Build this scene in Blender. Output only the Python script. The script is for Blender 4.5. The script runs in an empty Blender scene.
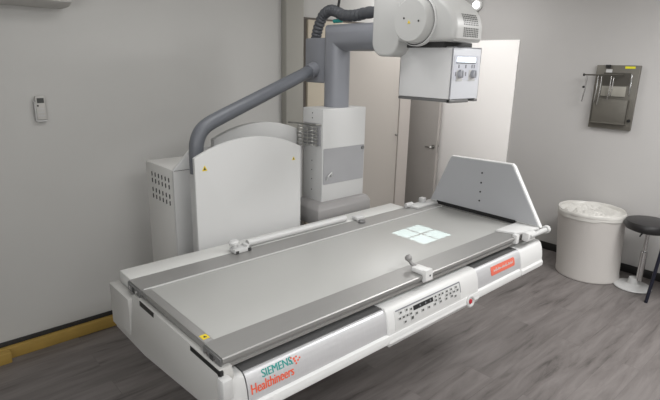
import bpy, bmesh, math, random
from mathutils import Vector, Matrix
random.seed(7)
scene = bpy.context.scene
COL = scene.collection
PI = math.pi

# ------------------------------------------------------------------ materials
def lin(c):
    return c / 12.92 if c <= 0.04045 else ((c + 0.055) / 1.055) ** 2.4
def rgb(r, g, b):
    return (lin(r / 255), lin(g / 255), lin(b / 255), 1)

def mat(name, col, rough=0.5, metal=0.0, var=0.05, scale=6.0, bump=0.0, stretch=None, emit=None, spec=0.5):
    m = bpy.data.materials.new(name); m.use_nodes = True
    nt = m.node_tree; b = nt.nodes['Principled BSDF']
    tc = nt.nodes.new('ShaderNodeTexCoord'); mp = nt.nodes.new('ShaderNodeMapping')
    if stretch: mp.inputs['Scale'].default_value = stretch
    nz = nt.nodes.new('ShaderNodeTexNoise'); nz.inputs['Scale'].default_value = scale; nz.inputs['Detail'].default_value = 4
    mx = nt.nodes.new('ShaderNodeMix'); mx.data_type = 'RGBA'
    c = rgb(*col)
    mx.inputs['A'].default_value = tuple(x * (1 - var) for x in c[:3]) + (1,)
    mx.inputs['B'].default_value = tuple(min(1, x * (1 + var)) for x in c[:3]) + (1,)
    nt.links.new(tc.outputs['Object'], mp.inputs['Vector']); nt.links.new(mp.outputs['Vector'], nz.inputs['Vector'])
    nt.links.new(nz.outputs['Fac'], mx.inputs['Factor']); nt.links.new(mx.outputs['Result'], b.inputs['Base Color'])
    b.inputs['Roughness'].default_value = rough; b.inputs['Metallic'].default_value = metal
    b.inputs['Specular IOR Level'].default_value = spec
    if bump:
        bp = nt.nodes.new('ShaderNodeBump'); bp.inputs['Strength'].default_value = bump; bp.inputs['Distance'].default_value = 0.01
        n2 = nt.nodes.new('ShaderNodeTexNoise'); n2.inputs['Scale'].default_value = scale * 12
        nt.links.new(mp.outputs['Vector'], n2.inputs['Vector'])
        nt.links.new(n2.outputs['Fac'], bp.inputs['Height']); nt.links.new(bp.outputs['Normal'], b.inputs['Normal'])
    if emit:
        b.inputs['Emission Color'].default_value = rgb(*emit[0]); b.inputs['Emission Strength'].default_value = emit[1]
    return m

def floor_mat():
    m = bpy.data.materials.new('grey_vinyl_planks'); m.use_nodes = True
    nt = m.node_tree; N = nt.nodes; L = nt.links; b = N['Principled BSDF']
    tc = N.new('ShaderNodeTexCoord')
    br = N.new('ShaderNodeTexBrick')
    br.inputs['Scale'].default_value = 1; br.inputs['Brick Width'].default_value = 1.25; br.inputs['Row Height'].default_value = 0.18
    br.inputs['Mortar Size'].default_value = 0.0012; br.inputs['Mortar Smooth'].default_value = 0.3; br.offset = 0.37
    br.inputs['Color1'].default_value = (0.42, 0.42, 0.42, 1); br.inputs['Color2'].default_value = (0.58, 0.58, 0.58, 1); br.inputs['Mortar'].default_value = (0.36, 0.36, 0.36, 1)
    L.new(tc.outputs['Object'], br.inputs['Vector'])
    mp = N.new('ShaderNodeMapping'); mp.inputs['Scale'].default_value = (1.5, 11, 1)
    L.new(tc.outputs['Object'], mp.inputs['Vector'])
    # offset the grain per plank
    mx0 = N.new('ShaderNodeVectorMath'); mx0.operation = 'MULTIPLY_ADD'; mx0.inputs[1].default_value = (9, 9, 9)
    L.new(br.outputs['Color'], mx0.inputs[0]); L.new(mp.outputs['Vector'], mx0.inputs[2])
    n1 = N.new('ShaderNodeTexNoise'); n1.inputs['Scale'].default_value = 1.3; n1.inputs['Detail'].default_value = 7; n1.inputs['Roughness'].default_value = 0.62
    n1.inputs['Distortion'].default_value = 0.5
    L.new(mx0.outputs[0], n1.inputs['Vector'])
    r1 = N.new('ShaderNodeValToRGB')
    r1.color_ramp.elements[0].position = 0.3; r1.color_ramp.elements[0].color = rgb(76, 72, 70)
    r1.color_ramp.elements[1].position = 0.62; r1.color_ramp.elements[1].color = rgb(119, 114, 112)
    e = r1.color_ramp.elements.new(0.42); e.color = rgb(103, 98, 96)
    L.new(n1.outputs['Fac'], r1.inputs['Fac'])
    mx = N.new('ShaderNodeMix'); mx.data_type = 'RGBA'; mx.blend_type = 'OVERLAY'; mx.inputs['Factor'].default_value = 0.6
    L.new(r1.outputs['Color'], mx.inputs['A']); L.new(br.outputs['Color'], mx.inputs['B'])
    L.new(mx.outputs['Result'], b.inputs['Base Color'])
    b.inputs['Roughness'].default_value = 0.42
    b.inputs['Specular IOR Level'].default_value = 0.35
    bp = N.new('ShaderNodeBump'); bp.inputs['Strength'].default_value = 0.08; bp.inputs['Distance'].default_value = 0.01
    L.new(n1.outputs['Fac'], bp.inputs['Height']); L.new(bp.outputs['Normal'], b.inputs['Normal'])
    return m

M = {}
M['wall'] = mat('grey_wall_paint', (188, 187, 184), 0.75, var=0.03, scale=2.2, bump=0.03)
M['wall_r'] = mat('light_grey_wall_paint', (180, 178, 176), 0.75, var=0.03, scale=2.2, bump=0.03)
M['ceil'] = mat('ceiling_paint', (215, 214, 210), 0.85, var=0.02)
M['floor'] = floor_mat()
M['black_base'] = mat('black_skirting', (34, 33, 33), 0.5, var=0.1)
M['yellow'] = mat('worn_yellow_paint', (162, 133, 66), 0.6, var=0.18, scale=9)
M['pilaster'] = mat('pilaster_paint', (156, 154, 147), 0.7, var=0.02)
M['beige'] = mat('beige_door_paint', (194, 184, 166), 0.6, var=0.03, scale=1.5)
M['pinkbeige'] = mat('pale_beige_door_paint', (186, 180, 173), 0.6, var=0.03, scale=1.5)
M['door_grey'] = mat('grey_beige_door_leaf', (176, 171, 166), 0.6, var=0.02)
M['trimgrey'] = mat('warm_grey_trim', (190, 183, 177), 0.65, var=0.02)
M['frame_dark'] = mat('dark_door_gap', (92, 86, 80), 0.7)
M['door_white'] = mat('white_door_laminate', (252, 249, 246), 0.55, var=0.015, scale=2)
M['bright'] = mat('bright_white_plastic', (212, 212, 211), 0.42, var=0.02)
M['collwhite'] = mat('white_collimator_coat', (216, 216, 216), 0.45, var=0.02)
M['headwhite'] = mat('white_tube_head_coat', (184, 184, 182), 0.4, var=0.02)
M['endwhite'] = mat('white_end_cover_coat', (176, 175, 172), 0.5, var=0.02)
M['white'] = mat('white_powder_coat', (190, 190, 189), 0.4, var=0.02, scale=5)
M['white_w'] = mat('warm_white_enamel', (196, 196, 193), 0.45, var=0.02, scale=4)
M['offwhite'] = mat('off_white_panel', (198, 198, 197), 0.5, var=0.02, scale=4)
M['lightgrey'] = mat('light_grey_panel', (188, 188, 187), 0.5, var=0.02)
M['cab_grey'] = mat('mid_grey_cabinet', (202, 201, 198), 0.6, var=0.02)
M['top'] = mat('tabletop_laminate', (168, 168, 165), 0.38, var=0.02, scale=3)
M['alu'] = mat('brushed_aluminium_rail', (150, 149, 147), 0.42, metal=0.45, var=0.05, scale=8, stretch=(1, 60, 60))
M['alu_dark'] = mat('dark_aluminium_and_shade', (120, 120, 120), 0.45, metal=0.5, var=0.06)  # dark grey metal parts, and the painted rail shade on the front cover
M['silver'] = mat('brushed_silver_cover', (206, 206, 208), 0.4, metal=0.45, var=0.05, scale=6, stretch=(40, 1, 1))
M['chrome'] = mat('chrome', (205, 205, 205), 0.15, metal=1.0, var=0.02)
M['steel'] = mat('satin_steel', (165, 164, 160), 0.35, metal=0.9, var=0.05)
M['grey_paint'] = mat('blue_grey_column_paint', (126, 128, 134), 0.38, var=0.02)
M['grey_pipe'] = mat('mid_grey_pipe_paint', (101, 104, 110), 0.4, var=0.03)
M['grey_base'] = mat('grey_carriage_cover', (136, 134, 133), 0.5, var=0.02)
M['grey_panel'] = mat('grey_window_panel', (150, 150, 152), 0.35, var=0.08, scale=5)
M['foot_grey'] = mat('grey_footboard_face', (172, 173, 176), 0.5, var=0.02)
M['hose'] = mat('dark_grey_hose', (74, 76, 80), 0.6, var=0.08)
M['black'] = mat('black_rubber_and_shade', (26, 26, 27), 0.5, var=0.1)  # black parts, and the painted shadow gap under the footboard
M['dark'] = mat('dark_recess', (52, 52, 52), 0.7, var=0.1)
M['seat'] = mat('black_vinyl', (36, 35, 36), 0.38, var=0.1, bump=0.05)
M['navy'] = mat('dark_navy_tube', (30, 32, 46), 0.4, metal=0.2)
M['bin'] = mat('white_bin_plastic', (192, 188, 184), 0.45, var=0.02)
M['bag'] = mat('crumpled_bag_plastic', (198, 196, 191), 0.35, var=0.06, scale=14)
M['rack'] = mat('stainless_rack_sheet', (106, 103, 96), 0.4, metal=0.3, var=0.1, scale=7)
M['rack_dark'] = mat('dark_rack_steel', (84, 81, 75), 0.4, metal=0.3, var=0.1)  # darker tone of the rack steel
M['rack_pale'] = mat('pale_rack_strip', (150, 147, 138), 0.5, var=0.08)
M['neon'] = mat('yellow_sticker', (214, 208, 40), 0.6)
M['sticker'] = mat('yellow_warning_sticker', (222, 196, 44), 0.6)
M['teal'] = mat('teal_print', (40, 142, 136), 0.6, var=0.02)
M['orange'] = mat('orange_red_print', (222, 92, 62), 0.6, var=0.02)
M['red_label'] = mat('red_label', (214, 104, 84), 0.55, var=0.03)
M['red'] = mat('red_button', (178, 34, 46), 0.4)
M['print'] = mat('grey_print', (120, 121, 126), 0.6)
M['glow'] = mat('lit_display', (235, 246, 250), 0.4, emit=((232, 246, 255), 1.6))
M['lampglow'] = mat('lamp_glow', (255, 255, 250), 0.4, emit=((255, 255, 250), 5))
M['dial'] = mat('grey_dial', (160, 162, 168), 0.4)
M['collpanel'] = mat('grey_control_field', (196, 198, 206), 0.45, var=0.02)
M['collface'] = mat('pale_collimator_face', (208, 210, 215), 0.45, var=0.02)
M['ac'] = mat('grey_white_ac_plastic', (186, 184, 180), 0.5)
M['lcd'] = mat('lcd_dark', (66, 68, 66), 0.3)
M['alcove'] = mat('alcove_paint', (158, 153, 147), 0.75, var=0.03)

# ------------------------------------------------------------------ mesh builder
class MB:
    def __init__(s, m=None):
        s.bm = bmesh.new(); s.mats = []; s.k = 0
        if m: s.use(m)
    def use(s, m):
        m = M[m] if isinstance(m, str) else m
        if m not in s.mats: s.mats.append(m)
        s.k = s.mats.index(m); return s
    def merge(s, t, matrix=None):
        if matrix is not None: bmesh.ops.transform(t, matrix=matrix, verts=t.verts)
        bmesh.ops.recalc_face_normals(t, faces=t.faces)
        for f in t.faces: f.material_index = s.k
        me = bpy.data.meshes.new('tmp'); t.to_mesh(me); t.free()
        s.bm.from_mesh(me); bpy.data.meshes.remove(me); return s
    def box(s, x0, x1, y0, y1, z0, z1, bev=0.0, seg=2, matrix=None):
        t = bmesh.new(); bmesh.ops.create_cube(t, size=1)
        for v in t.verts:
            v.co = Vector((x0 + (v.co.x + .5) * (x1 - x0), y0 + (v.co.y + .5) * (y1 - y0), z0 + (v.co.z + .5) * (z1 - z0)))
        if bev: bmesh.ops.bevel(t, geom=t.edges[:], offset=bev, segments=seg, profile=0.5, affect='EDGES')
        return s.merge(t, matrix)
    def prism(s, poly, axis, a0, a1, bev=0.0, seg=2, matrix=None):
        t = bmesh.new()
        def pt(p, a):
            return {'x': (a, p[0], p[1]), 'y': (p[0], a, p[1]), 'z': (p[0], p[1], a)}[axis]
        A = [t.verts.new(pt(p, a0)) for p in poly]; B = [t.verts.new(pt(p, a1)) for p in poly]
        n = len(poly)
        fa = t.faces.new(A); fb = t.faces.new(B[::-1])
        for i in range(n): t.faces.new((A[i], B[i], B[(i + 1) % n], A[(i + 1) % n]))
        bmesh.ops.recalc_face_normals(t, faces=t.faces)
        if bev: bmesh.ops.bevel(t, geom=list(set(fa.edges[:] + fb.edges[:])), offset=bev, segments=seg, profile=0.5, affect='EDGES')
        return s.merge(t, matrix)
    def tube(s, path, r, seg=16, caps=True, closed=False):
        t = bmesh.new(); P = [Vector(p) for p in path]; n = len(P)
        R = r if isinstance(r, (list, tuple)) else [r] * n
        tang = []
        for i in range(n):
            a = P[(i - 1) % n] if (closed or i > 0) else P[i]; b = P[(i + 1) % n] if (closed or i < n - 1) else P[i]
            d1 = (P[i] - a); d2 = (b - P[i])
            d = (d1.normalized() if d1.length > 1e-9 else Vector()) + (d2.normalized() if d2.length > 1e-9 else Vector())
            tang.append(d.normalized())
        up = Vector((0, 0, 1)) if abs(tang[0].z) < 0.9 else Vector((1, 0, 0))
        nx = tang[0].cross(up).normalized(); rings = []
        for i in range(n):
            if i: nx = (nx - tang[i] * nx.dot(tang[i])).normalized()
            ny = tang[i].cross(nx)
            k = 1.0
            if 0 < i < n - 1:
                c = (P[i] - P[i - 1]).normalized().dot(tang[i]); k = 1 / max(c, .5)
            ring = []
            bend = None
            if 0 < i < n - 1:
                bd = (P[i] - P[i - 1]).normalized() - (P[i + 1] - P[i]).normalized()
                if bd.length > 1e-4: bend = bd.normalized()
            for j in range(seg):
                a = 2 * PI * j / seg
                off = (nx * math.cos(a) + ny * math.sin(a)) * R[i]
                if bend is not None: off += bend * off.dot(bend) * (k - 1)
                ring.append(t.verts.new(P[i] + off))
            rings.append(ring)
        m = n if closed else n - 1
        for i in range(m):
            A, B = rings[i], rings[(i + 1) % n]
            for j in range(seg): t.faces.new((A[j], A[(j + 1) % seg], B[(j + 1) % seg], B[j]))
        if caps and not closed:
            t.faces.new(rings[0][::-1]); t.faces.new(rings[-1])
        return s.merge(t)
    def lathe(s, prof, c, d=(0, 0, 1), seg=40):
        """profile of (radius, height along d) about point c"""
        t = bmesh.new(); rings = []
        for r, h in prof:
            if r < 1e-6: rings.append([t.verts.new((0, 0, h))])
            else: rings.append([t.verts.new((r * math.cos(2 * PI * j / seg), r * math.sin(2 * PI * j / seg), h)) for j in range(seg)])
        for A, B in zip(rings, rings[1:]):
            for j in range(seg):
                q = (j + 1) % seg
                if len(A) == 1 and len(B) == 1: continue
                if len(A) == 1: t.faces.new((A[0], B[j], B[q]))
                elif len(B) == 1: t.faces.new((A[j], A[q], B[0]))
                else: t.faces.new((A[j], A[q], B[q], B[j]))
        q = Vector((0, 0, 1)).rotation_difference(Vector(d).normalized()).to_matrix().to_4x4()
        return s.merge(t, Matrix.Translation(Vector(c)) @ q)
    def grid(s, fn, nu, nv):
        t = bmesh.new()
        V = [[t.verts.new(fn(i / nu, j / nv)) for j in range(nv + 1)] for i in range(nu + 1)]
        for i in range(nu):
            for j in range(nv): t.faces.new((V[i][j], V[i + 1][j], V[i + 1][j + 1], V[i][j + 1]))
        return s.merge(t)

WORLD = {}
def obj(name, mb, parent=None, base=None, label=None, cat=None, group=None, kind=None, angle=32):
    """link the builder as one mesh object; verts are given in world space"""
    me = bpy.data.meshes.new(name)
    org = WORLD[parent] if parent is not None else Vector(base if base else (0, 0, 0))
    bmesh.ops.translate(mb.bm, verts=mb.bm.verts, vec=-org)
    mb.bm.to_mesh(me); mb.bm.free()
    for m in mb.mats: me.materials.append(m)
    for p in me.polygons: p.use_smooth = True
    me.set_sharp_from_angle(angle=math.radians(angle))
    o = bpy.data.objects.new(name, me); COL.objects.link(o)
    if parent is not None: o.parent = parent
    else: o.location = org
    WORLD[o] = org
    for k, v in (('label', label), ('category', cat), ('group', group), ('kind', kind)):
        if v: o[k] = v
    return o
def thing(name, label, cat, base, group=None):
    o = bpy.data.objects.new(name, None); COL.objects.link(o); o.empty_display_size = 0.1
    o.location = base; WORLD[o] = Vector(base); o['label'] = label; o['category'] = cat
    if group: o['group'] = group
    return o
def struct(name, mb): return obj(name, mb, kind='structure')
def rrect(a0, a1, b0, b1, r, n=6):
    pts = []
    for cx, cy, s in ((a1 - r, b1 - r, 0), (a0 + r, b1 - r, 1), (a0 + r, b0 + r, 2), (a1 - r, b0 + r, 3)):
        for k in range(n + 1):
            a = PI / 2 * (s + k / n); pts.append((cx + r * math.cos(a), cy + r * math.sin(a)))
    return pts
def arch(x0, x1, z0, zs, za, n=20, r=0.02):
    """outline with vertical sides up to zs and a shallow circular top reaching za"""
    w = (x1 - x0) / 2; h = za - zs; R = (w * w + h * h) / (2 * h); c = (x0 + x1) / 2; cz = za - R
    a = math.asin(w / R)
    return [(x0, z0)] + [(c + R * math.sin(-a + 2 * a * k / n), cz + R * math.cos(-a + 2 * a * k / n)) for k in range(n + 1)] + [(x1, z0)]

# ------------------------------------------------------------------ the room
WY, WX, CZ = 3.36, 4.92, 2.72
struct('floor', MB('floor').box(-1.3, 5.1, -1.6, 4.4, -0.05, 0))
struct('ceiling', MB('ceil').box(-1.3, 5.1, -1.6, 4.4, CZ, CZ + .05))
struct('wall_back', MB('wall').box(-1.3, 4.1, WY, WY + .1, 0, CZ))
struct('wall_left', MB('wall').box(-1.3, -1.2, -1.6, WY, 0, CZ))
struct('wall_front', MB('wall').box(-1.2, 5.02, -1.6, -1.5, 0, CZ))
b = MB('wall_r').box(WX, WX + .1, -1.5, 4.25, 0, CZ)
struct('wall_right', b)
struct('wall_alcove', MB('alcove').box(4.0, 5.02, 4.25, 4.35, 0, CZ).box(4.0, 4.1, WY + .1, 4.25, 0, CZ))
struct('baseboard_back', MB('black_base').box(-1.2, 2.53, WY - .012, WY, 0, 0.10, .003))
struct('baseboard_right', MB('black_base').box(WX - .014, WX, -1.5, 2.63, 0, 0.075, .003))
b = MB('pilaster').box(2.50, 2.675, WY - .07, WY, 0, CZ, .006)
b.use('frame_dark').box(2.675, 2.74, WY - .02, WY, 0, 2.14)
struct('trim_1', b)
# beige double door on the back wall behind the column
b = MB('beige').box(2.75, 3.20, WY - .035, WY, 0.005, 2.125, .003)
b.use('pinkbeige').box(3.206, 3.93, WY - .035, WY, 0.005, 2.125, .003)
b.use('frame_dark').box(2.69, 3.96, WY - .022, WY, 2.125, 2.142)
d1 = struct('door_1', b)
b = MB('trimgrey').box(3.935, 4.1, WY - .045, WY, 0, 2.25, .004)
struct('trim_2', b)
b = MB('steel').lathe([(0, 0), (.011, 0), (.011, .014), (.006, .018), (0, .018)], (3.905, WY - .035, 1.105), (0, -1, 0), 16)
b.use('dark').box(3.902, 3.908, WY - .0545, WY - .0525, 1.098, 1.112)
obj('door_lock', b, d1)
# white sliding panel door lying flat on the right wall, and an open leaf in the recess
d2 = struct('door_2', MB('door_white').box(WX - .012, WX, 2.645, 3.95, .008, 2.05, .003))
d3 = struct('door_3', MB('door_grey').box(4.765, 4.805, 3.44, 4.24, .008, 2.05, .003))
b = MB('steel')
for sx in (-1, 1):
    x0 = 4.785 + sx * .02
    b.tube([(x0, 3.48, .88), (x0 + sx * .05, 3.48, .88), (x0 + sx * .062, 3.49, .88), (x0 + sx * .065, 3.55, .88)], .009, 10)
    b.lathe([(0, 0), (.022, 0), (.022, .008), (0, .008)], (x0, 3.48, .88), (sx, 0, 0), 20)
b.box(4.777, 4.793, 3.4385, 3.4402, .81, .95)
obj('door_handle', b, d3)

# yellow trunking on the floor along the left wall
b = MB('yellow').box(-1.19, 1.9, WY - .05, WY - .0125, 0, .074, .004)
b.box(-.1, .40, WY - .10, WY - .05, 0, .07, .004)
obj('cable_trunking', b, base=(.4, WY - .03, 0), label='worn yellow trunking along the floor at the foot of the left wall', cat='trunking')

# ------------------------------------------------------------------ fluoroscopy table
T = .853
YN, YR = 1.305, 2.108          # outer rail faces
tab = thing('fluoroscopy_table', 'long white and grey fluoroscopy table with control panel in the middle of the room', 'x-ray table', (1.5, 1.7, 0))
obj('tabletop', MB('top').box(.768, 2.845, 1.425, 1.972, T - .03, T - .004, .001), tab)
for nm, y0, y1 in (('near', YN, 1.43), ('rear', 1.972, YR)):
    b = MB('alu')
    if nm == 'near':
        prof = [(y0 + .004, T), (y1, T), (y1, T - .03), (y0 + .02, T - .045), (y0 + .006, T - .045), (y0 + .006, T - .034), (y0 + .012, T - .032), (y0 + .012, T - .02), (y0, T - .018), (y0, T - .004)]
    else:
        prof = [(y0, T), (y1 - .004, T), (y1, T - .004), (y1, T - .045), (y0, T - .03)]
    b.prism(prof, 'x', .729, 2.86)
    r = obj('side_rail', b, tab)
    yc = (y0 + y1) / 2
    e = MB('alu_dark').box(.722, .729, y0 + .004, y1 - .004, T - .042, T - .004, .002)
    for yy in (y0 + .035, y1 - .035):
        e.use('chrome').lathe([(0, 0), (.009, 0), (.009, .003), (0, .004)], (.722, yy, T - .022), (-1, 0, 0), 14)
    e.use('dark').box(.7205, .7225, yc - .012, yc + .012, T - .034, T - .012)
    obj('rail_end_cap', e, r)
    if nm == 'rear':
        obj('edge_strip', MB('white').box(.74, 2.845, 1.966, 1.973, T - .004, T + .002, .001), r)
obj('cross_strip', MB('alu').box(.731, .769, 1.43, 1.972, T - .028, T - .001, .003), tab)
obj('cross_strip', MB('alu').box(2.845, 2.88, 1.43, 1.972, T - .028, T - .001, .003), tab)
# white body: rear ledge and inner frame
b = MB('white_w').box(.737, 2.62, 2.112, 2.243, .775, T - .001, .006)
b.use('lightgrey').box(.74, 2.9, 1.36, 2.108, .64, .80)
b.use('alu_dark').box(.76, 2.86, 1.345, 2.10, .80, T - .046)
obj('body_frame', b, tab)
# left end cover
poly = [(2.25, .78), (2.06, .80), (2.02, .818), (1.40, .822), (1.30, .822), (1.285, .79), (1.285, .655), (1.37, .648), (1.88, .600), (2.20, .600), (2.25, .70)]
b = MB('endwhite').prism(poly, 'x', .712, .76, .004)
b.prism([(.690, .800), (.735, .800), (.735, .605), (.714, .605), (.700, .735)], 'y', 2.03, 2.252, .004)
for y0, y1 in ((1.81, 1.95), (1.29, 1.50)):
    b.use('black').box(.7105, .722, y0, y1, .796, .8175)
b.use('dark').lathe([(0, 0), (.004, 0), (.004, .001), (0, .001)], (.712, 1.70, .785), (-1, 0, 0), 10)
for v in b.bm.verts:
    if v.co.z < .80: v.co.x -= (.80 - v.co.z) * .12
obj('end_cover', b, tab)

# front cover, an arched silver strip; CP gives its section from the top edge down
CP = [(1.310, .776), (1.298, .776), (1.288, .771), (1.279, .755), (1.272, .735), (1.267, .712), (1.264, .690), (1.263, .664)]
CL = [0]
for p, q in zip(CP, CP[1:]): CL.append(CL[-1] + math.hypot(p[0] - q[0], p[1] - q[1]))
def cov(v, off=0.0):
    """point of the section at arc length v from the top, pushed out by off -> (y, z)"""
    v = max(0, min(CL[-1] - 1e-6, v)); i = 0
    while CL[i + 1] < v: i += 1
    f = (v - CL[i]) / (CL[i + 1] - CL[i]); p, q = CP[i], CP[i + 1]
    d = Vector((q[0] - p[0], q[1] - p[1])).normalized()
    return p[0] + f * (q[0] - p[0]) + d.y * off, p[1] + f * (q[1] - p[1]) - d.x * off
def onc(x, v, off): y, z = cov(v, off); return (x, y, z)
def section(off):
    pts = [cov(CL[-1] * k / 20, off) for k in range(21)]
    return pts + [(1.40, .664), (1.40, .776 + off)]
fc = obj('front_cover', MB('silver').prism(section(0), 'x', .80, 2.70), tab)
LIP = [(1.40, .672), (1.264, .672), (1.252, .666), (1.246, .648), (1.248, .632), (1.258, .622), (1.40, .618)]
obj('rail_shade_strip', MB('alu_dark').box(.80, 2.65, 1.300, 1.40, .7755, .779), tab)  # dark grey strip paints in the shade under the overhanging rail
obj('lower_lip', MB('bright').prism(LIP, 'x', .80, 2.64, .004), tab)
# left corner cap
capL = [cov(CL[-1] * k / 14, .007) for k in range(15)] + [(1.254, .655), (1.262, .618), (1.41, .612), (1.41, .79)]
b = MB('white').prism(capL, 'x', .716, .795, .008)
b.box(.70, .74, 1.258, 1.30, .72, .80, .008)
obj('corner_cap', b, tab)
# right corner cap, longer and rounder
capR = [cov(CL[-1] * k / 14, .004) for k in range(15)] + [(1.250, .652), (1.250, .630), (1.264, .614), (1.44, .606), (1.44, .795)]
b = MB('bright').prism(capR, 'x', 2.645, 2.925, .02, 4)
b.use('offwhite').box(2.74, 2.90, 1.33, 1.44, .79, .815, .008)
b.box(2.86, 2.91, 1.37, 2.05, .64, .80, .01)
obj('corner_cap', b, tab)

# control panel housing
hs = [cov(CL[-1] * k / 16, .009) for k in range(17)] + [(1.247, .650), (1.243, .634), (1.252, .614), (1.40, .608), (1.40, .786)]
cp = obj('control_panel', MB('bright').prism(hs, 'x', 1.50, 2.20, .007), tab)
def patch(b, x0, x1, v0, v1, off, thick=.002, nu=1, nv=5):
    t = bmesh.new()
    for o_ in (off, off + thick):
        pass
    rows = []
    for o_ in (off, off + thick):
        rows.append([[t.verts.new(onc(x0 + (x1 - x0) * i / nu, v0 + (v1 - v0) * j / nv, o_)) for j in range(nv + 1)] for i in range(nu + 1)])
    for i in range(nu):
        for j in range(nv):
            for R_ in rows: t.faces.new((R_[i][j], R_[i + 1][j], R_[i + 1][j + 1], R_[i][j + 1]))
    A, B = rows
    for i in range(nu):
        for j in (0, nv): t.faces.new((A[i][j], A[i + 1][j], B[i + 1][j], B[i][j]))
    for j in range(nv):
        for i in (0, nu): t.faces.new((A[i][j], A[i][j + 1], B[i][j + 1], B[i][j]))
    b.merge(t); return b
V0 = .040
b = MB('offwhite'); patch(b, 1.545, 2.035, V0, V0 + .082, .0085, .0015)
b.use('print'); patch(b, 1.555, 2.035, V0 - .002, V0 + .002, .0085, .0025)
patch(b, 2.033, 2.037, V0, V0 + .05, .0085, .0025)
obj('key_field', b, cp)
b = MB('black'); patch(b, 1.672, 1.815, V0 + .010, V0 + .029, .010, .002)
b.use('print')
for x in (1.715, 1.755, 1.79): patch(b, x, x + .008, V0 + .016, V0 + .023, .0118, .0006)
obj('display', b, cp)
keys = [(x, .013) for x in (1.585, 1.625)] + [(x, .036) for x in (1.575, 1.60, 1.625, 1.65)] + [(1.655, .018), (1.66, .054)]
keys += [(x, .060) for x in (1.61, 1.66)] + [(1.69 + .045 * k, .046) for k in range(7)]
keys += [(x, .014) for x in (1.835, 1.865, 1.89, 1.925, 1.96, 2.0)] + [(x, .030) for x in (1.835, 1.865, 1.92, 1.95, 1.98, 2.01)] + [(1.99, .054)]
for i, (x, v) in enumerate(keys):
    v += V0
    b = MB('lightgrey'); patch(b, x - .010, x + .010, v - .0075, v + .0075, .0098, .0025)
    b.use('lcd'); patch(b, x - .006, x + .006, v - .004, v + .004, .0121, .0006)
    obj('key', b, cp)
# emergency stop on the lip
b = MB('white').tube([(2.115 + .028 * math.cos(a), 1.246 + .004 * math.sin(a), .640 + .024 * math.sin(a)) for a in [2 * PI * k / 24 for k in range(24)]], .008, 10, closed=True)
b.use('offwhite').lathe([(0, 0), (.026, 0), (.026, .006), (0, .006)], (2.115, 1.254, .640), (0, -1, 0), 24)
es = obj('stop_switch', b, tab)
obj('red_button', MB('red').lathe([(0, 0), (.012, 0), (.013, .006), (.010, .009), (0, .010)], (2.115, 1.248, .640), (0, -1, 0), 24), es)

# lettering wrapped on the cover
def text_patch(body, x0, width, v_base, height, m, off=.0012, shear=0.0, bold=0.0):
    cu = bpy.data.curves.new('t', 'FONT'); cu.body = body; cu.size = 1; cu.offset = bold; cu.shear = shear
    to = bpy.data.objects.new('t', cu); COL.objects.link(to)
    bpy.context.view_layer.update()
    me = bpy.data.meshes.new_from_object(to.evaluated_get(bpy.context.evaluated_depsgraph_get()))
    bpy.data.objects.remove(to); bpy.data.curves.remove(cu)
    xs = [v.co.x for v in me.vertices]; ys = [v.co.y for v in me.vertices]
    sx = width / (max(xs) - min(xs)); sy = height / (max(ys) - min(ys)); mx = min(xs); my = min(ys)
    t = bmesh.new(); t.from_mesh(me); bpy.data.meshes.remove(me)
    bmesh.ops.triangulate(t, faces=t.faces)
    for v in t.verts:
        v.co = onc(x0 + (v.co.x - mx) * sx, v_base - (v.co.y - my) * sy, off)
    b = MB(m); b.merge(t); return b
def bold_text(*a):
    b = text_patch(*a); c = text_patch(a[0], a[1] + .0018, *a[2:], off=.0014)
    me = bpy.data.meshes.new('tmp'); c.bm.to_mesh(me); c.bm.free(); b.bm.from_mesh(me); bpy.data.meshes.remove(me)
    return b
obj('lettering', bold_text('SIEMENS', .862, .130, .058, .028, 'teal'), fc)
obj('lettering', bold_text('Healthineers', .812, .182, .100, .036, 'orange'), fc)
b = MB('orange')
for x, v, r in ((1.045, .052, .004), (1.058, .060, .005), (1.072, .056, .004), (1.062, .072, .005), (1.078, .074, .004), (1.048, .078, .003), (1.088, .066, .004), (1.066, .085, .004), (1.036, .064, .003)):
    if r < .004: b.use('teal')
    else: b.use('orange')
    x = 1.005 + (x - 1.06) * .85; v = .046 + (v - .064) * .8; r *= .8; patch(b, x - r, x + r, v - r, v + r, .0008, .0006, nv=1)
obj('logo_dots', b, fc)
# red label with a pale scrawl
b = MB('red_label')
LX0, LX1, LV0, LV1, LR = 2.335, 2.585, .042, .090, .012
for k in range(12):
    va, vb = LV0 + (LV1 - LV0) * k / 12, LV0 + (LV1 - LV0) * (k + 1) / 12
    vm = (va + vb) / 2; dv = max(0, LR - min(vm - LV0, LV1 - vm)); ins = LR - math.sqrt(max(0, LR * LR - dv * dv))
    patch(b, LX0 + ins, LX1 - ins, va, vb, .0006, .001, nv=1)
b.use('white')
for i in range(24):
    x = LX0 + .028 + i * .0085
    h = (.012, .007, .009, .014, .006, .010)[i % 6]
    if i in (9, 17): continue
    patch(b, x, x + .0045, .072 - h - .0012 * (i % 4), .073 - .001 * (i % 3), .0016, .0006, nv=2)
patch(b, LX0 + .03, LX0 + .22, .0665, .0685, .0016, .0006, nv=1)
obj('red_label', b, fc)
obj('warning_sticker', MB('sticker').prism([(.738, 1.452), (.764, 1.452), (.764, 1.482), (.738, 1.482)], 'z', T - .001, T + .0006)
    .use('dark').prism([(.744, 1.46), (.758, 1.46), (.751, 1.474)], 'z', T + .0006, T + .001), tab)

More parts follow.
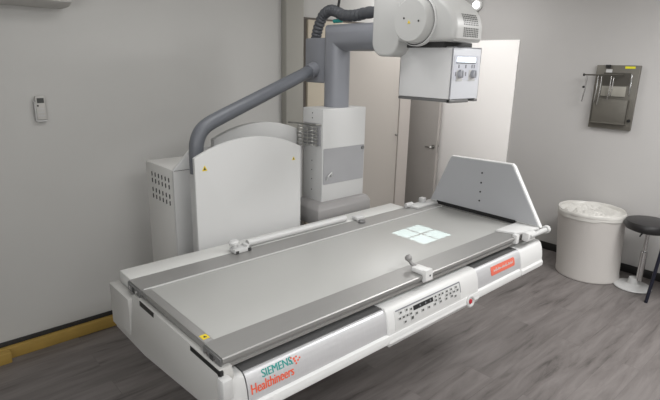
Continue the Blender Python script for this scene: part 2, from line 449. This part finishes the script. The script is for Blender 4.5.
# pedestal with the arched covers behind the table
b = MB('offwhite').prism(arch(1.18, 1.872, .0, 1.312, 1.396), 'y', 2.32, 2.345, .006)
ac = obj('arched_cover', b, tab)
def tri(b, x, y, z, s):
    b.use('sticker').prism([(x - s, z - s * .8), (x + s, z - s * .8), (x, z + s)], 'y', y - .001, y)
    b.use('dark').prism([(x - s * .45, z - s * .5), (x + s * .45, z - s * .5), (x, z + s * .45)], 'y', y - .0015, y - .001); return b
obj('warning_sticker', tri(MB('sticker'), 1.235, 2.32, 1.255, .016), ac)
obj('warning_sticker', tri(MB('sticker'), 1.815, 2.32, 1.245, .012), ac)
obj('rear_cover', MB('lightgrey').prism(arch(1.40, 2.04, .0, 1.365, 1.444), 'y', 2.51, 2.55, .006), tab)
obj('pedestal', MB('offwhite').box(1.24, 1.82, 2.347, 2.508, 0, 1.20, .006).box(1.3, 1.8, 1.75, 2.318, .36, .638, .01), tab)

# ------------------------------------------------------------------ footboard
PX = 2.87
fb = thing('footboard', 'grey trapezoid footboard with white edges standing on the far table end', 'footboard', (PX, 1.7, T))
trap = [(2.085, .876), (1.945, 1.193), (1.935, 1.202), (1.508, 1.214), (1.494, 1.202), (1.292, .876)]
b = MB('foot_grey').prism(trap, 'x', PX, PX + .006)
b.use('dark')
for z in (.945, 1.005, 1.065, 1.13): b.lathe([(0, 0), (.006, 0), (.006, .002), (0, .002)], (PX, 1.70, z), (-1, 0, 0), 12)
obj('panel', b, fb)
b = MB('bright')
edge = [(2.092, .866), (1.955, 1.193), (1.94, 1.208), (1.505, 1.220), (1.487, 1.206), (1.278, .866)]
b.prism(edge, 'x', PX + .004, PX + .036, .006)
obj('edge_band', b, fb)
obj('gap_shade', MB('black').box(PX - .004, PX + .03, 1.44, 2.03, T, .876), fb)  # black strip standing in for the shadow gap beneath the board
# brackets at both corners
b = MB('bright').prism([(2.635, 1.43), (2.67, 1.335), (2.73, 1.30), (2.88, 1.285), (2.885, 1.43)], 'z', T, T + .014, .003)
b.box(2.625, 2.66, 1.294, 1.325, T - .04, T + .016, .006)
b.box(2.69, 2.78, 1.255, 1.30, T - .03, T + .022, .010)
obj('bracket', b, fb)
b = MB('white').prism([(2.64, 2.02), (2.90, 2.02), (2.90, 2.105), (2.62, 2.105)], 'z', T, T + .014, .003)
b.tube([(2.60, 2.09, T + .016), (2.66, 2.085, T + .02)], .016, 12)
b.box(2.76, 2.80, 2.07, 2.11, T + .012, T + .045, .006)
obj('bracket', b, fb)
b = MB('lightgrey').tube([(2.71, 1.262, T), (2.915, 1.262, T)], .015, 20)
b.use('white').lathe([(0, -.004), (.02, -.004), (.024, 0), (.024, .02), (.018, .026), (0, .026)], (2.91, 1.262, T), (1, 0, 0), 24)
b.use('dark').lathe([(0, 0), (.007, 0), (.007, .003), (0, .003)], (2.735, 1.255, T), (0, -1, 0), 14)
obj('clamp_grip', b, fb)

# ------------------------------------------------------------------ rail clamps and rod
c = thing('rail_clamp', 'white clamp with round grey knob on the near side rail', 'clamp', (1.80, 1.34, T), 'clamps on the table rails')
b = MB('bright').box(1.778, 1.835, 1.30, 1.375, T, T + .026, .008)
b.prism([(1.288, T + .028), (1.31, T + .028), (1.31, T - .026), (1.30, T - .034), (1.284, T - .022)], 'x', 1.780, 1.833, .004)
b.use('dark').lathe([(0, 0), (.005, 0), (.005, .002), (0, .002)], (1.81, 1.286, T + .0), (0, -1, 0), 10)
obj('clamp_body', b, c)
b = MB('grey_base').tube([(1.805, 1.37, T + .018), (1.80, 1.392, T + .030), (1.798, 1.405, T + .045)], [.012, .008, .010], 12)
b.lathe([(0, -.018), (.012, -.014), (.018, 0), (.014, .012), (0, .018)], (1.798, 1.408, T + .052), (-.3, .4, .8), 18)
obj('knob', b, c)
c = thing('rail_clamp', 'small white clamp with round knob on the rear rail before the arched cover', 'clamp', (1.29, 2.11, T), 'clamps on the table rails')
b = MB('white').box(1.25, 1.33, 2.07, 2.13, T, T + .024, .006).box(1.32, 1.34, 2.075, 2.125, T, T + .036, .005)
b.use('dark').box(1.255, 1.27, 2.066, 2.072, T + .002, T + .016).box(1.33, 1.345, 2.068, 2.074, T + .002, T + .018)
obj('clamp_body', b, c)
obj('knob', MB('offwhite').lathe([(0, 0), (.012, 0), (.014, .010), (.026, .018), (.028, .030), (.02, .038), (0, .04)], (1.275, 2.115, T + .02), (-.1, .1, 1), 22), c)
b = MB('white').tube([(1.36, 2.13, T + .019), (2.07, 2.13, T + .019)], .019, 20)
obj('accessory_rod', b, base=(1.7, 2.13, T), label='long white round rod lying along the rear edge of the table', cat='rod')
c = thing('rail_clamp', 'tiny grey clamp on the rear rail in front of the white box and grey post', 'clamp', (2.16, 2.08, T), 'clamps on the table rails')
obj('clamp_body', MB('white').box(2.13, 2.20, 2.085, 2.135, T, T + .022, .006), c)
obj('knob', MB('alu_dark').lathe([(0, 0), (.022, 0), (.022, .012), (.016, .018), (0, .018)], (2.13, 2.045, T), (0, 0, 1), 20), c)

# ------------------------------------------------------------------ generator cabinet
g = thing('generator_cabinet', 'grey upright equipment cabinet with rows of vent slots beside the left wall', 'cabinet', (1.4, 2.78, 0))
b = MB('cab_grey').box(1.185, 1.45, 2.605, 2.96, 0, 1.205, .008)
b.use('offwhite').prism([(1.185, 0), (1.185, 1.20), (1.30, 1.318), (1.45, 1.318), (1.45, 0)], 'y', 2.585, 2.607, .004)
b.use('alu_dark').box(1.19, 1.445, 2.5835, 2.586, 1.199, 1.202)
b.use('dark')
for r, z in enumerate((1.140, 1.100, 1.045, 1.005)):
    for k in range(6):
        y = 2.64 + k * .045
        b.prism([(y, z - .011), (y + .012, z - .016), (y + .014, z + .009), (y + .002, z + .014)], 'x', 1.1835, 1.1852)
obj('housing', b, g)

# ------------------------------------------------------------------ tube column
CX, CY = 2.25, 2.43
s = thing('tube_stand', 'grey post with arm carrying the white x-ray tube head over the table', 'x-ray tube stand', (CX, CY, 0))
b = MB('grey_base')
t = bmesh.new()
lo = [(1.965, 2.262), (2.435, 2.262), (2.435, 2.505), (1.965, 2.505)]; hi = [(2.0, 2.295), (2.43, 2.295), (2.43, 2.505), (2.0, 2.505)]
L0 = [t.verts.new((x, y, .80)) for x, y in lo]; L1 = [t.verts.new((x, y, .905)) for x, y in lo]; L2 = [t.verts.new((x, y, .935)) for x, y in hi]
for A, B in ((L0, L1), (L1, L2)):
    for i in range(4): t.faces.new((A[i], A[(i + 1) % 4], B[(i + 1) % 4], B[i]))
t.faces.new(L0[::-1]); t.faces.new(L2)
bmesh.ops.recalc_face_normals(t, faces=t.faces)
bmesh.ops.bevel(t, geom=t.edges[:], offset=.008, segments=2, profile=.5, affect='EDGES')
b.merge(t)
b.box(2.10, 2.40, 2.30, 2.50, 0, .80, .005)
obj('carriage', b, s)
b = MB('white').box(2.05, 2.425, 2.33, 2.525, .925, 1.52, .006)
for z in (1.00, 1.07, 1.13, 1.19, 1.37, 1.46, 1.49):
    b.use('dark').lathe([(0, 0), (.004, 0), (.004, .001), (0, .001)], (2.05, 2.43, z), (-1, 0, 0), 8)
bx = obj('storage_box', b, s)
b = MB('grey_panel').prism(rrect(2.058, 2.416, 1.045, 1.275, .008), 'y', 2.327, 2.331)
b.use('lightgrey').tube([(2.085, 2.324, 1.075), (2.085, 2.312, 1.10), (2.115, 2.312, 1.12), (2.125, 2.324, 1.09)], .004, 8)
b.use('alu_dark').lathe([(0, 0), (.012, 0), (.012, .006), (0, .006)], (2.40, 2.327, 1.255), (0, -1, 0), 16)
obj('window_panel', b, bx)
b = MB('grey_paint').tube([(CX, CY, 1.50), (CX, CY, 1.945), (CX, 1.90, 1.945)], .08, 40)
obj('post_arm', b, s, angle=30)
b = MB('grey_paint').prism(rrect(2.20, 2.30, 1.665, 1.945, .012), 'y', 2.49, 2.69, .006)
obj('junction_box', b, s)
hp = [(2.25, 2.645, 1.92), (2.25, 2.635, 1.97), (2.25, 2.61, 2.03), (2.25, 2.57, 2.085), (2.25, 2.51, 2.11), (2.25, 2.45, 2.10), (2.25, 2.38, 2.075), (2.25, 2.28, 2.07), (2.25, 2.18, 2.08), (2.25, 1.98, 2.085)]
def spline(P, n):
    P = [Vector(p) for p in P]; out = []
    for i in range(len(P) - 1):
        a, b_, c_, d = P[max(i - 1, 0)], P[i], P[i + 1], P[min(i + 2, len(P) - 1)]
        for k in range(n):
            u = k / n
            out.append(.5 * ((2 * b_) + (-a + c_) * u + (2 * a - 5 * b_ + 4 * c_ - d) * u * u + (-a + 3 * b_ - 3 * c_ + d) * u ** 3))
    return out + [P[-1]]
sp = spline(hp, 8)
b = MB('hose').tube(sp, [.031 + (.0035 if i % 3 else -.002) for i in range(len(sp))], 18)
b.use('teal').tube([(2.25, 2.47, 2.045), (2.25, 2.40, 2.045)], .012, 8)
obj('hose', b, s, angle=50)
b = MB('black').tube([(2.25, 2.44, 2.10), (2.25, 2.425, 2.17), (2.25, 2.42, 2.30), (2.25, 2.42, CZ)], .008, 8)
obj('ceiling_cable', b, s)

# tube head
HX0, HX1 = 2.05, 2.285
zb = 1.905
def dome(y0, y1, zb, zm, zt, n=14):
    """section of the head: flat bottom, rounded shoulder at y0"""
    p = [(y1, zb), (y0 + .012, zb), (y0, zb + .014), (y0, zm)]
    for k in range(1, n + 1):
        a = PI / 2 * k / n
        p.append((y0 + (.34) * (1 - math.cos(a)), zm + (zt - zm) * math.sin(a)))
    p += [(y1 - .05, zt), (y1, zt - .05)]
    return p
b = MB('headwhite').prism(dome(1.425, 1.80, zb, 1.96, 2.16), 'x', HX0, HX1, .022, 4)
yoke = rrect(1.76, 1.945, 1.832, 2.22, .075, 8)
b.prism(yoke, 'x', HX0 - .004, 2.36, .012, 3)
th = obj('tube_housing', b, s)
b = MB('offwhite').lathe([(0, -.02), (.118, -.02), (.118, .002), (.113, .008)], (HX0 - .004, 1.65, 2.0), (-1, 0, 0), 56)
b.use('dark').lathe([(.113, .004), (.106, .004)], (HX0 - .004, 1.65, 2.0), (-1, 0, 0), 56)
b.use('headwhite').lathe([(.109, 0), (.107, .015), (.102, .045), (.096, .053), (0, .055)], (HX0 - .004, 1.65, 2.0), (-1, 0, 0), 56)
b.use('dark')
for dy, dz in ((.035, .01), (-.055, -.005)):
    b.lathe([(0, 0), (.005, 0), (.005, .0015), (0, .0015)], (HX0 - .0585, 1.65 + dy, 2.0 + dz), (-1, 0, 0), 10)
b.use('sticker').prism([(1.652 - .009, 1.985), (1.652 + .009, 1.985), (1.652, 2.0)], 'x', HX0 - .0605, HX0 - .059)
obj('end_drum', b, th)
# vent grille on the outer end of the head (follows the shoulder)
def headpt(x, k, off):
    """k runs up the end from z=1.915"""
    z = 1.915 + k
    if z <= 1.96: return (x, 1.425 - off, z)
    q = min(1, (z - 1.96) / .20); a = math.asin(q)
    return (x, 1.425 + .34 * (1 - math.cos(a)) - off * math.cos(a), z + off * math.sin(a))
b = MB('lcd')
for i in range(9):
    for j in range(12):
        if j == 5: continue
        x = 2.115 + i * .0140; k = .012 + j * .0088
        t = bmesh.new()
        vs = [t.verts.new(headpt(x + dx, k + dk, .0012)) for dx, dk in ((0, 0), (.009, 0), (.009, .0055), (0, .0055))]
        t.faces.new(vs); b.merge(t)
obj('vent_grille', b, th)
obj('swivel_plate', MB('dark').box(2.12, 2.36, 1.53, 1.80, 1.879, 1.907, .004), th)
# collimator: hollow box, open below over an aperture plate
x0, x1, y0, y1, z0, z1 = 2.14, 2.39, 1.49, 1.82, 1.632, 1.884
w = .008
b = MB('collwhite').box(x0, x0 + w, y0, y1, z0, z1, .003).box(x1 - w, x1, y0, y1, z0, z1, .003).box(x0, x1, y1 - w, y1, z0, z1, .003)
b.box(x0, x1, y0, y1, z1 - w, z1, .003)
b.use('collface').box(x0, x1, y0, y0 + w, z0, z1, .003)
co = obj('collimator', b, s)
sx_, sy_, zs_ = 2.26, 1.69, 1.85
zp = 1.636
f = (zs_ - zp) / (zs_ - T)
hx0, hx1, hy0, hy1 = sx_ + f * (2.137 - sx_), sx_ + f * (2.388 - sx_), sy_ + f * (1.570 - sy_), sy_ + f * (1.812 - sy_)
g_ = .0013; mx_, my_ = (hx0 + hx1) / 2, (hy0 + hy1) / 2
b = MB('dark')
for (a0, a1, c0, c1) in ((x0 + w - .001, hx0, y0 + w - .001, y1 - w + .001), (hx1, x1 - w + .001, y0 + w - .001, y1 - w + .001), (hx0, hx1, y0 + w - .001, hy0), (hx0, hx1, hy1, y1 - w + .001),
                         (mx_ - g_, mx_ + g_, hy0, hy1), (hx0, mx_ - g_, my_ - g_, my_ + g_), (mx_ + g_, hx1, my_ - g_, my_ + g_)):
    b.box(a0, a1, c0, c1, zp - .002, zp)
obj('aperture_plate', b, co)
b = MB('alu_dark').box(x0 + .0, x0 + .03, y0 - .0, y1, z0 - .016, z0 - .002, .002).box(x1 - .03, x1, y0, y1, z0 - .016, z0 - .002, .002)
b.box(x0, x0 + .16, y0 - .004, y0 + .018, z0 - .018, z0 - .002, .002)
obj('accessory_rail', b, co)
b = MB('collpanel').prism(rrect(2.155, 2.365, 1.725, 1.845, .008), 'y', y0 - .002, y0 + .001)
b.use('print')
for x in (2.19, 2.25, 2.305, 2.325): b.box(x, x + .010, y0 - .0026, y0 - .0018, 1.783, 1.80)
for x in (2.168, 2.255): b.box(x, x + .008, y0 - .0026, y0 - .0018, 1.745, 1.765)
b.use('lightgrey').box(2.18, 2.23, y0 - .0026, y0 - .0018, 1.72, 1.775).box(2.285, 2.345, y0 - .0026, y0 - .0018, 1.72, 1.775)
kp = obj('control_face', b, co)
b = MB('glow').prism(rrect(2.175, 2.335, 1.812, 1.835, .004), 'y', y0 - .005, y0 - .0015)
b.use('print').box(2.172, 2.338, y0 - .006, y0 - .001, 1.807, 1.812)
obj('display', b, co)
for x in (2.206, 2.32):
    obj('dial', MB('dial').lathe([(0, 0), (.021, 0), (.021, .004), (.018, .016), (.015, .018), (0, .018)], (x, y0 - .002, 1.755), (0, -1, 0), 24).box(x - .003, x + .003, y0 - .024, y0 - .018, 1.737, 1.773, .001), co)

# ------------------------------------------------------------------ support pipe and wire basket
pp = [(1.262, 2.455, 1.203), (1.262, 2.455, 1.31), (1.268, 2.455, 1.37), (1.295, 2.457, 1.425), (1.345, 2.46, 1.462), (1.43, 2.465, 1.497), (2.10, 2.575, 1.72), (2.20, 2.59, 1.755)]
b = MB('grey_pipe').tube(spline(pp[:6], 5) + [Vector(p) for p in pp[6:]], .039, 24)
b.use('grey_paint').tube([(2.14, 2.58, 1.733), (2.20, 2.59, 1.755)], .045, 24)
obj('support_pipe', b, base=(1.262, 2.455, 1.203), label='bent grey pipe rising from behind the arched cover to the thick grey post', cat='pipe', angle=40)
wb = MB('steel')
for k, z in enumerate((1.30, 1.322, 1.344, 1.366, 1.388, 1.41)):
    sgn = .060 - .004 * (k == 0)
    wb.tube([(2.04 - sgn * (1 - math.cos(a)) * .6 , 2.43 + .075 * math.sin(a - PI / 2) * 1.0, z) if False else (2.004 + .040 * math.cos(a), 2.425 + .085 * math.sin(a), z + .006 * math.sin(2 * a)) for a in [2 * PI * q / 24 for q in range(24)]], .0028, 6, closed=True)
for q in range(7):
    a = PI / 2 + PI * q / 6
    wb.tube([(2.004 + .040 * math.cos(a), 2.425 + .085 * math.sin(a), 1.298), (2.004 + .040 * math.cos(a), 2.425 + .085 * math.sin(a), 1.412)], .0022, 6)
wb.tube([(2.046, 2.34, 1.425), (2.02, 2.36, 1.425), (1.96, 2.56, 1.425)], .006, 8)
wb.use('grey_panel').box(2.044, 2.0498, 2.345, 2.505, 1.29, 1.43, .002)
obj('wire_basket', wb, base=(2.0, 2.425, 1.30), label='small steel wire basket hanging on the side of the white box below the grey post', cat='basket')

# ------------------------------------------------------------------ bin
BX, BY = 4.612, 1.575
bn = thing('waste_bin', 'round white bin with a crumpled bag liner against the right wall', 'bin', (BX, BY, 0))
HB = .578
b = MB('bin').lathe([(0, .004), (.25, .004), (.256, 0), (.262, .008), (.262, .03), (.258, .05), (.272, HB - .02), (.276, HB), (.270, HB), (.262, HB - .02), (.25, .03), (0, .03)], (BX, BY, 0), (0, 0, 1), 64)
for v in b.bm.verts: v.co.y += .075 * v.co.z
obj('body', b, bn)
rnd = [random.random() for _ in range(400)]
def nz(a, k): return math.sin(a * 3 + k) * .5 + math.sin(a * 7.3 + 2 * k) * .3 + math.sin(a * 13.1 + 3.7 * k) * .2
def liner(u, v):
    a = 2 * PI * u
    if v < .35:
        q = v / .35
        r = .277 - .002 * q + .004 * nz(a, 1); z = HB - .032 + .037 * q + .010 * nz(a, 2.2) * (1 - q)
    elif v < .5:
        q = (v - .35) / .15; r = .275 - .014 * q; z = HB + .005 + .016 * math.sin(PI * q) + .004 * nz(a, 3)
    else:
        q = (v - .5) / .5; r = .261 * (1 - q) + .001
        z = HB - .012 * math.sin(PI * min(1, q * 1.1)) + .026 * nz(a * 1.0 + q * 5, 4 + q * 3) * math.sin(PI * q) * .8 + .012 * math.sin(q * 23 + a * 4) * (1 - q)
    return (BX + r * math.cos(a), BY + r * math.sin(a) + .075 * z, z)
obj('bag_liner', MB('bag').grid(liner, 96, 36), bn, angle=70)

# ------------------------------------------------------------------ stools
SX, SY = 4.61, 1.155
st = thing('stool', 'round black swivel stool on a chrome post beside the white bin', 'stool', (SX, SY, 0))
b = MB('white').lathe([(0, 0), (.138, 0), (.145, .006), (.14, .014), (.06, .024), (.045, .034), (.036, .085), (0, .085)], (SX, SY + .04, 0), (0, 0, 1), 48)
obj('base', b, st)
b = MB('chrome').lathe([(0, .07), (.026, .07), (.026, .33), (.022, .335), (.016, .335), (.016, .52), (0, .52)], (SX, SY, 0), (0, 0, 1), 28)
obj('gas_post', b, st)
b = MB('black').lathe([(0, .505), (.10, .505), (.12, .52), (0, .52)], (SX, SY, 0), (0, 0, 1), 28)
b.tube([(SX - .02, SY + .02, .505), (SX - .10, SY + .02, .50), (SX - .15, SY + .015, .495)], .006, 8)
obj('lever', b, st)
b = MB('seat').lathe([(0, .52), (.148, .52), (.176, .532), (.185, .555), (.185, .575), (.176, .594), (.148, .602), (0, .604)], (SX, SY, 0), (0, 0, 1), 56)
obj('seat', b, st)
fs = thing('metal_chair', 'chair with dark navy tube legs at the right edge beside the black stool', 'chair', (4.5, .78, 0))
for (ax, ay, bx_, by_) in ((4.36, 1.015, 4.39, .975), (4.36, .56, 4.39, .60), (4.76, 1.0, 4.73, .96), (4.76, .56, 4.73, .60)):
    obj('leg', MB('navy').tube([(ax, ay, 0), (bx_, by_, .62)], .013, 14), fs)
obj('seat', MB('seat').prism(rrect(4.36, 4.76, .56, .968, .05), 'z', .60, .65, .012), fs)
obj('seat_frame', MB('navy').tube([(4.39, .97, .60), (4.39, .60, .60), (4.73, .60, .60), (4.73, .96, .60)], .012, 10, closed=True), fs)

# ------------------------------------------------------------------ wall things
r = thing('wall_rack', 'stainless steel document rack hanging on the right wall above the bin', 'rack', (WX - .03, 1.7, 1.28))
b = MB('rack').box(WX - .03, WX - .001, 1.515, 1.868, 1.275, 1.825, .003)
b.use('rack_dark').box(WX - .034, WX - .028, 1.58, 1.80, 1.655, 1.762)
obj('back_sheet', b, r)
b = MB('rack').box(WX - .06, WX - .052, 1.552, 1.85, 1.33, 1.535, .003).box(WX - .06, WX - .03, 1.552, 1.56, 1.33, 1.535).box(WX - .06, WX - .03, 1.842, 1.85, 1.33, 1.535).box(WX - .06, WX - .03, 1.552, 1.85, 1.322, 1.332)
obj('pocket', b, r)
obj('paper_strip', MB('rack_pale').box(WX - .038, WX - .030, 1.60, 1.80, 1.56, 1.645, .001), r)
obj('name_sticker', MB('neon').box(WX - .0325, WX - .0295, 1.555, 1.635, 1.798, 1.816), r)
b = MB('white').box(WX - .034, WX - .0295, 1.735, 1.785, 1.762, 1.79)
b.use('black').box(WX - .045, WX - .03, 1.75, 1.79, 1.80, 1.828, .003)
obj('clip', b, r)
obj('side_strip', MB('chrome').box(WX - .036, WX - .028, 1.565, 1.577, 1.57, 1.75, .002), r)
obj('knob', MB('black').lathe([(0, 0), (.013, 0), (.013, .012), (0, .012)], (WX - .03, 1.535, 1.36), (-1, 0, 0), 14), r)
b = MB('chrome')
for y, z0_, z1_ in ((1.83, 1.50, 1.735), (1.80, 1.48, 1.73), (1.72, 1.53, 1.73), (1.70, 1.56, 1.72)):
    b.tube([(WX - .07, y, z1_), (WX - .078, y - .004, (z0_ + z1_) / 2), (WX - .07, y + .006, z0_)], .005, 8)
b.use('rack_dark').tube([(WX - .068, 1.95, 1.737), (WX - .068, 1.62, 1.742)], .007, 10)
b.tube([(WX - .03, 1.86, 1.738), (WX - .068, 1.86, 1.738)], .006, 8)
b.use('chrome').tube([(WX - .068, 1.925, 1.735), (WX - .066, 1.93, 1.62), (WX - .064, 1.945, 1.50)], .007, 10)
b.use('black').lathe([(0, -.01), (.011, -.006), (.011, .006), (0, .01)], (WX - .068, 1.955, 1.737), (0, 1, 0), 12)
b.lathe([(0, -.012), (.010, -.006), (.010, .006), (0, .012)], (WX - .066, 1.945, 1.63), (0, 1, 0), 12)
obj('hook_bar', b, r)

rc = thing('remote_control', 'white remote control in a holder on the left wall', 'remote control', (.745, WY, 1.5))
b = MB('white').box(.712, .772, WY - .012, WY, 1.428, 1.545, .003).box(.712, .718, WY - .03, WY, 1.428, 1.54, .002).box(.718, .772, WY - .03, WY, 1.424, 1.434, .002)
obj('holder', b, rc)
b = MB('ac').box(.719, .769, WY - .030, WY - .010, 1.436, 1.572, .005)
b.use('lightgrey')
for z in (1.455, 1.475, 1.495): b.box(.728, .76, WY - .0315, WY - .029, z, z + .008)
b.use('dark').box(.725, .733, WY - .032, WY - .029, 1.512, 1.522)
rb = obj('handset', b, rc)
obj('screen', MB('lcd').box(.727, .763, WY - .0315, WY - .029, 1.532, 1.560), rb)

a = thing('air_conditioner', 'white wall air conditioner at the top left corner', 'air conditioner', (.55, WY, 2.08))
AY = WY - .20
prof = [(WY, 2.06), (WY - .13, 2.062), (AY + .01, 2.085), (AY, 2.11), (AY, 2.34), (WY - .17, 2.37), (WY, 2.37)]
obj('casing', MB('ac').prism(prof, 'x', .08, .93, .012, 3), a)
obj('louvre', MB('black').box(.16, .88, AY - .003, AY + .012, 2.098, 2.113), a)

lm = thing('wall_lamp', 'small round glowing white lamp high on the right wall beside the tube head', 'lamp', (WX, 3.16, 2.36))
obj('lamp_base', MB('lightgrey').lathe([(0, 0), (.06, 0), (.06, .02), (.045, .03), (0, .03)], (WX - .0, 3.165, 2.405), (-1, 0, 0), 28), lm)
obj('bulb', MB('lampglow').lathe([(.033, .028), (.036, .04), (.030, .058), (.018, .068), (0, .07)], (WX, 3.165, 2.405), (-1, 0, 0), 24), lm)

# ------------------------------------------------------------------ light
def area(name, loc, sx, sy, power, col=(1, .995, .992)):
    l = bpy.data.lights.new(name, 'AREA'); l.shape = 'RECTANGLE'; l.size = sx; l.size_y = sy; l.energy = power; l.color = col
    o = bpy.data.objects.new(name, l); COL.objects.link(o); o.location = loc
    return o
area('ceiling_area_light', (3.6, .1, CZ - .02), 1.2, .6, 76)
area('ceiling_area_light', (.9, -.7, CZ - .02), 1.2, .6, 50)
area('ceiling_area_light', (1.5, 1.9, CZ - .02), 1.2, .6, 12)
area('ceiling_area_light', (4.0, 3.0, CZ - .02), .6, .6, 16)  # extra fill added to brighten the white door, not a known fixture
w1 = area('fill_light', (-1.15, .3, 1.8), 1.2, 1.8, 30, (.97, .985, 1)); w1.rotation_euler = (0, math.radians(-90), 0)  # added soft fill from the left; that wall has no window
l = bpy.data.lights.new('collimator_lamp', 'SPOT'); l.energy = 62; l.color = (.76, .98, 1); l.spot_size = math.radians(40); l.spot_blend = 0; l.shadow_soft_size = .0006
o = bpy.data.objects.new('collimator_lamp', l); COL.objects.link(o); o.location = (sx_, sy_, zs_)
wd = bpy.data.worlds.new('world'); scene.world = wd; wd.use_nodes = True
wd.node_tree.nodes['Background'].inputs['Color'].default_value = (.5, .5, .5, 1); wd.node_tree.nodes['Background'].inputs['Strength'].default_value = .3

# ------------------------------------------------------------------ camera
F = 504.73; pitch, roll, yaw = .26740992, .02258145, .83195313
fw = Vector((math.cos(pitch) * math.cos(yaw), math.cos(pitch) * math.sin(yaw), -math.sin(pitch)))
r0 = Vector((math.sin(yaw), -math.cos(yaw), 0)); u0 = r0.cross(fw)
rr = math.cos(roll) * r0 + math.sin(roll) * u0; uu = -math.sin(roll) * r0 + math.cos(roll) * u0
cam = bpy.data.cameras.new('camera'); co_ = bpy.data.objects.new('camera', cam); COL.objects.link(co_)
cam.sensor_width = 36; cam.lens = F * 36 / 660; cam.clip_start = .02
co_.matrix_world = Matrix(((rr.x, uu.x, -fw.x, 0), (rr.y, uu.y, -fw.y, 0), (rr.z, uu.z, -fw.z, 1.8), (0, 0, 0, 1)))
scene.camera = co_
scene.view_settings.view_transform = 'Standard'
scene.view_settings.look = 'None'
scene.view_settings.exposure = 0
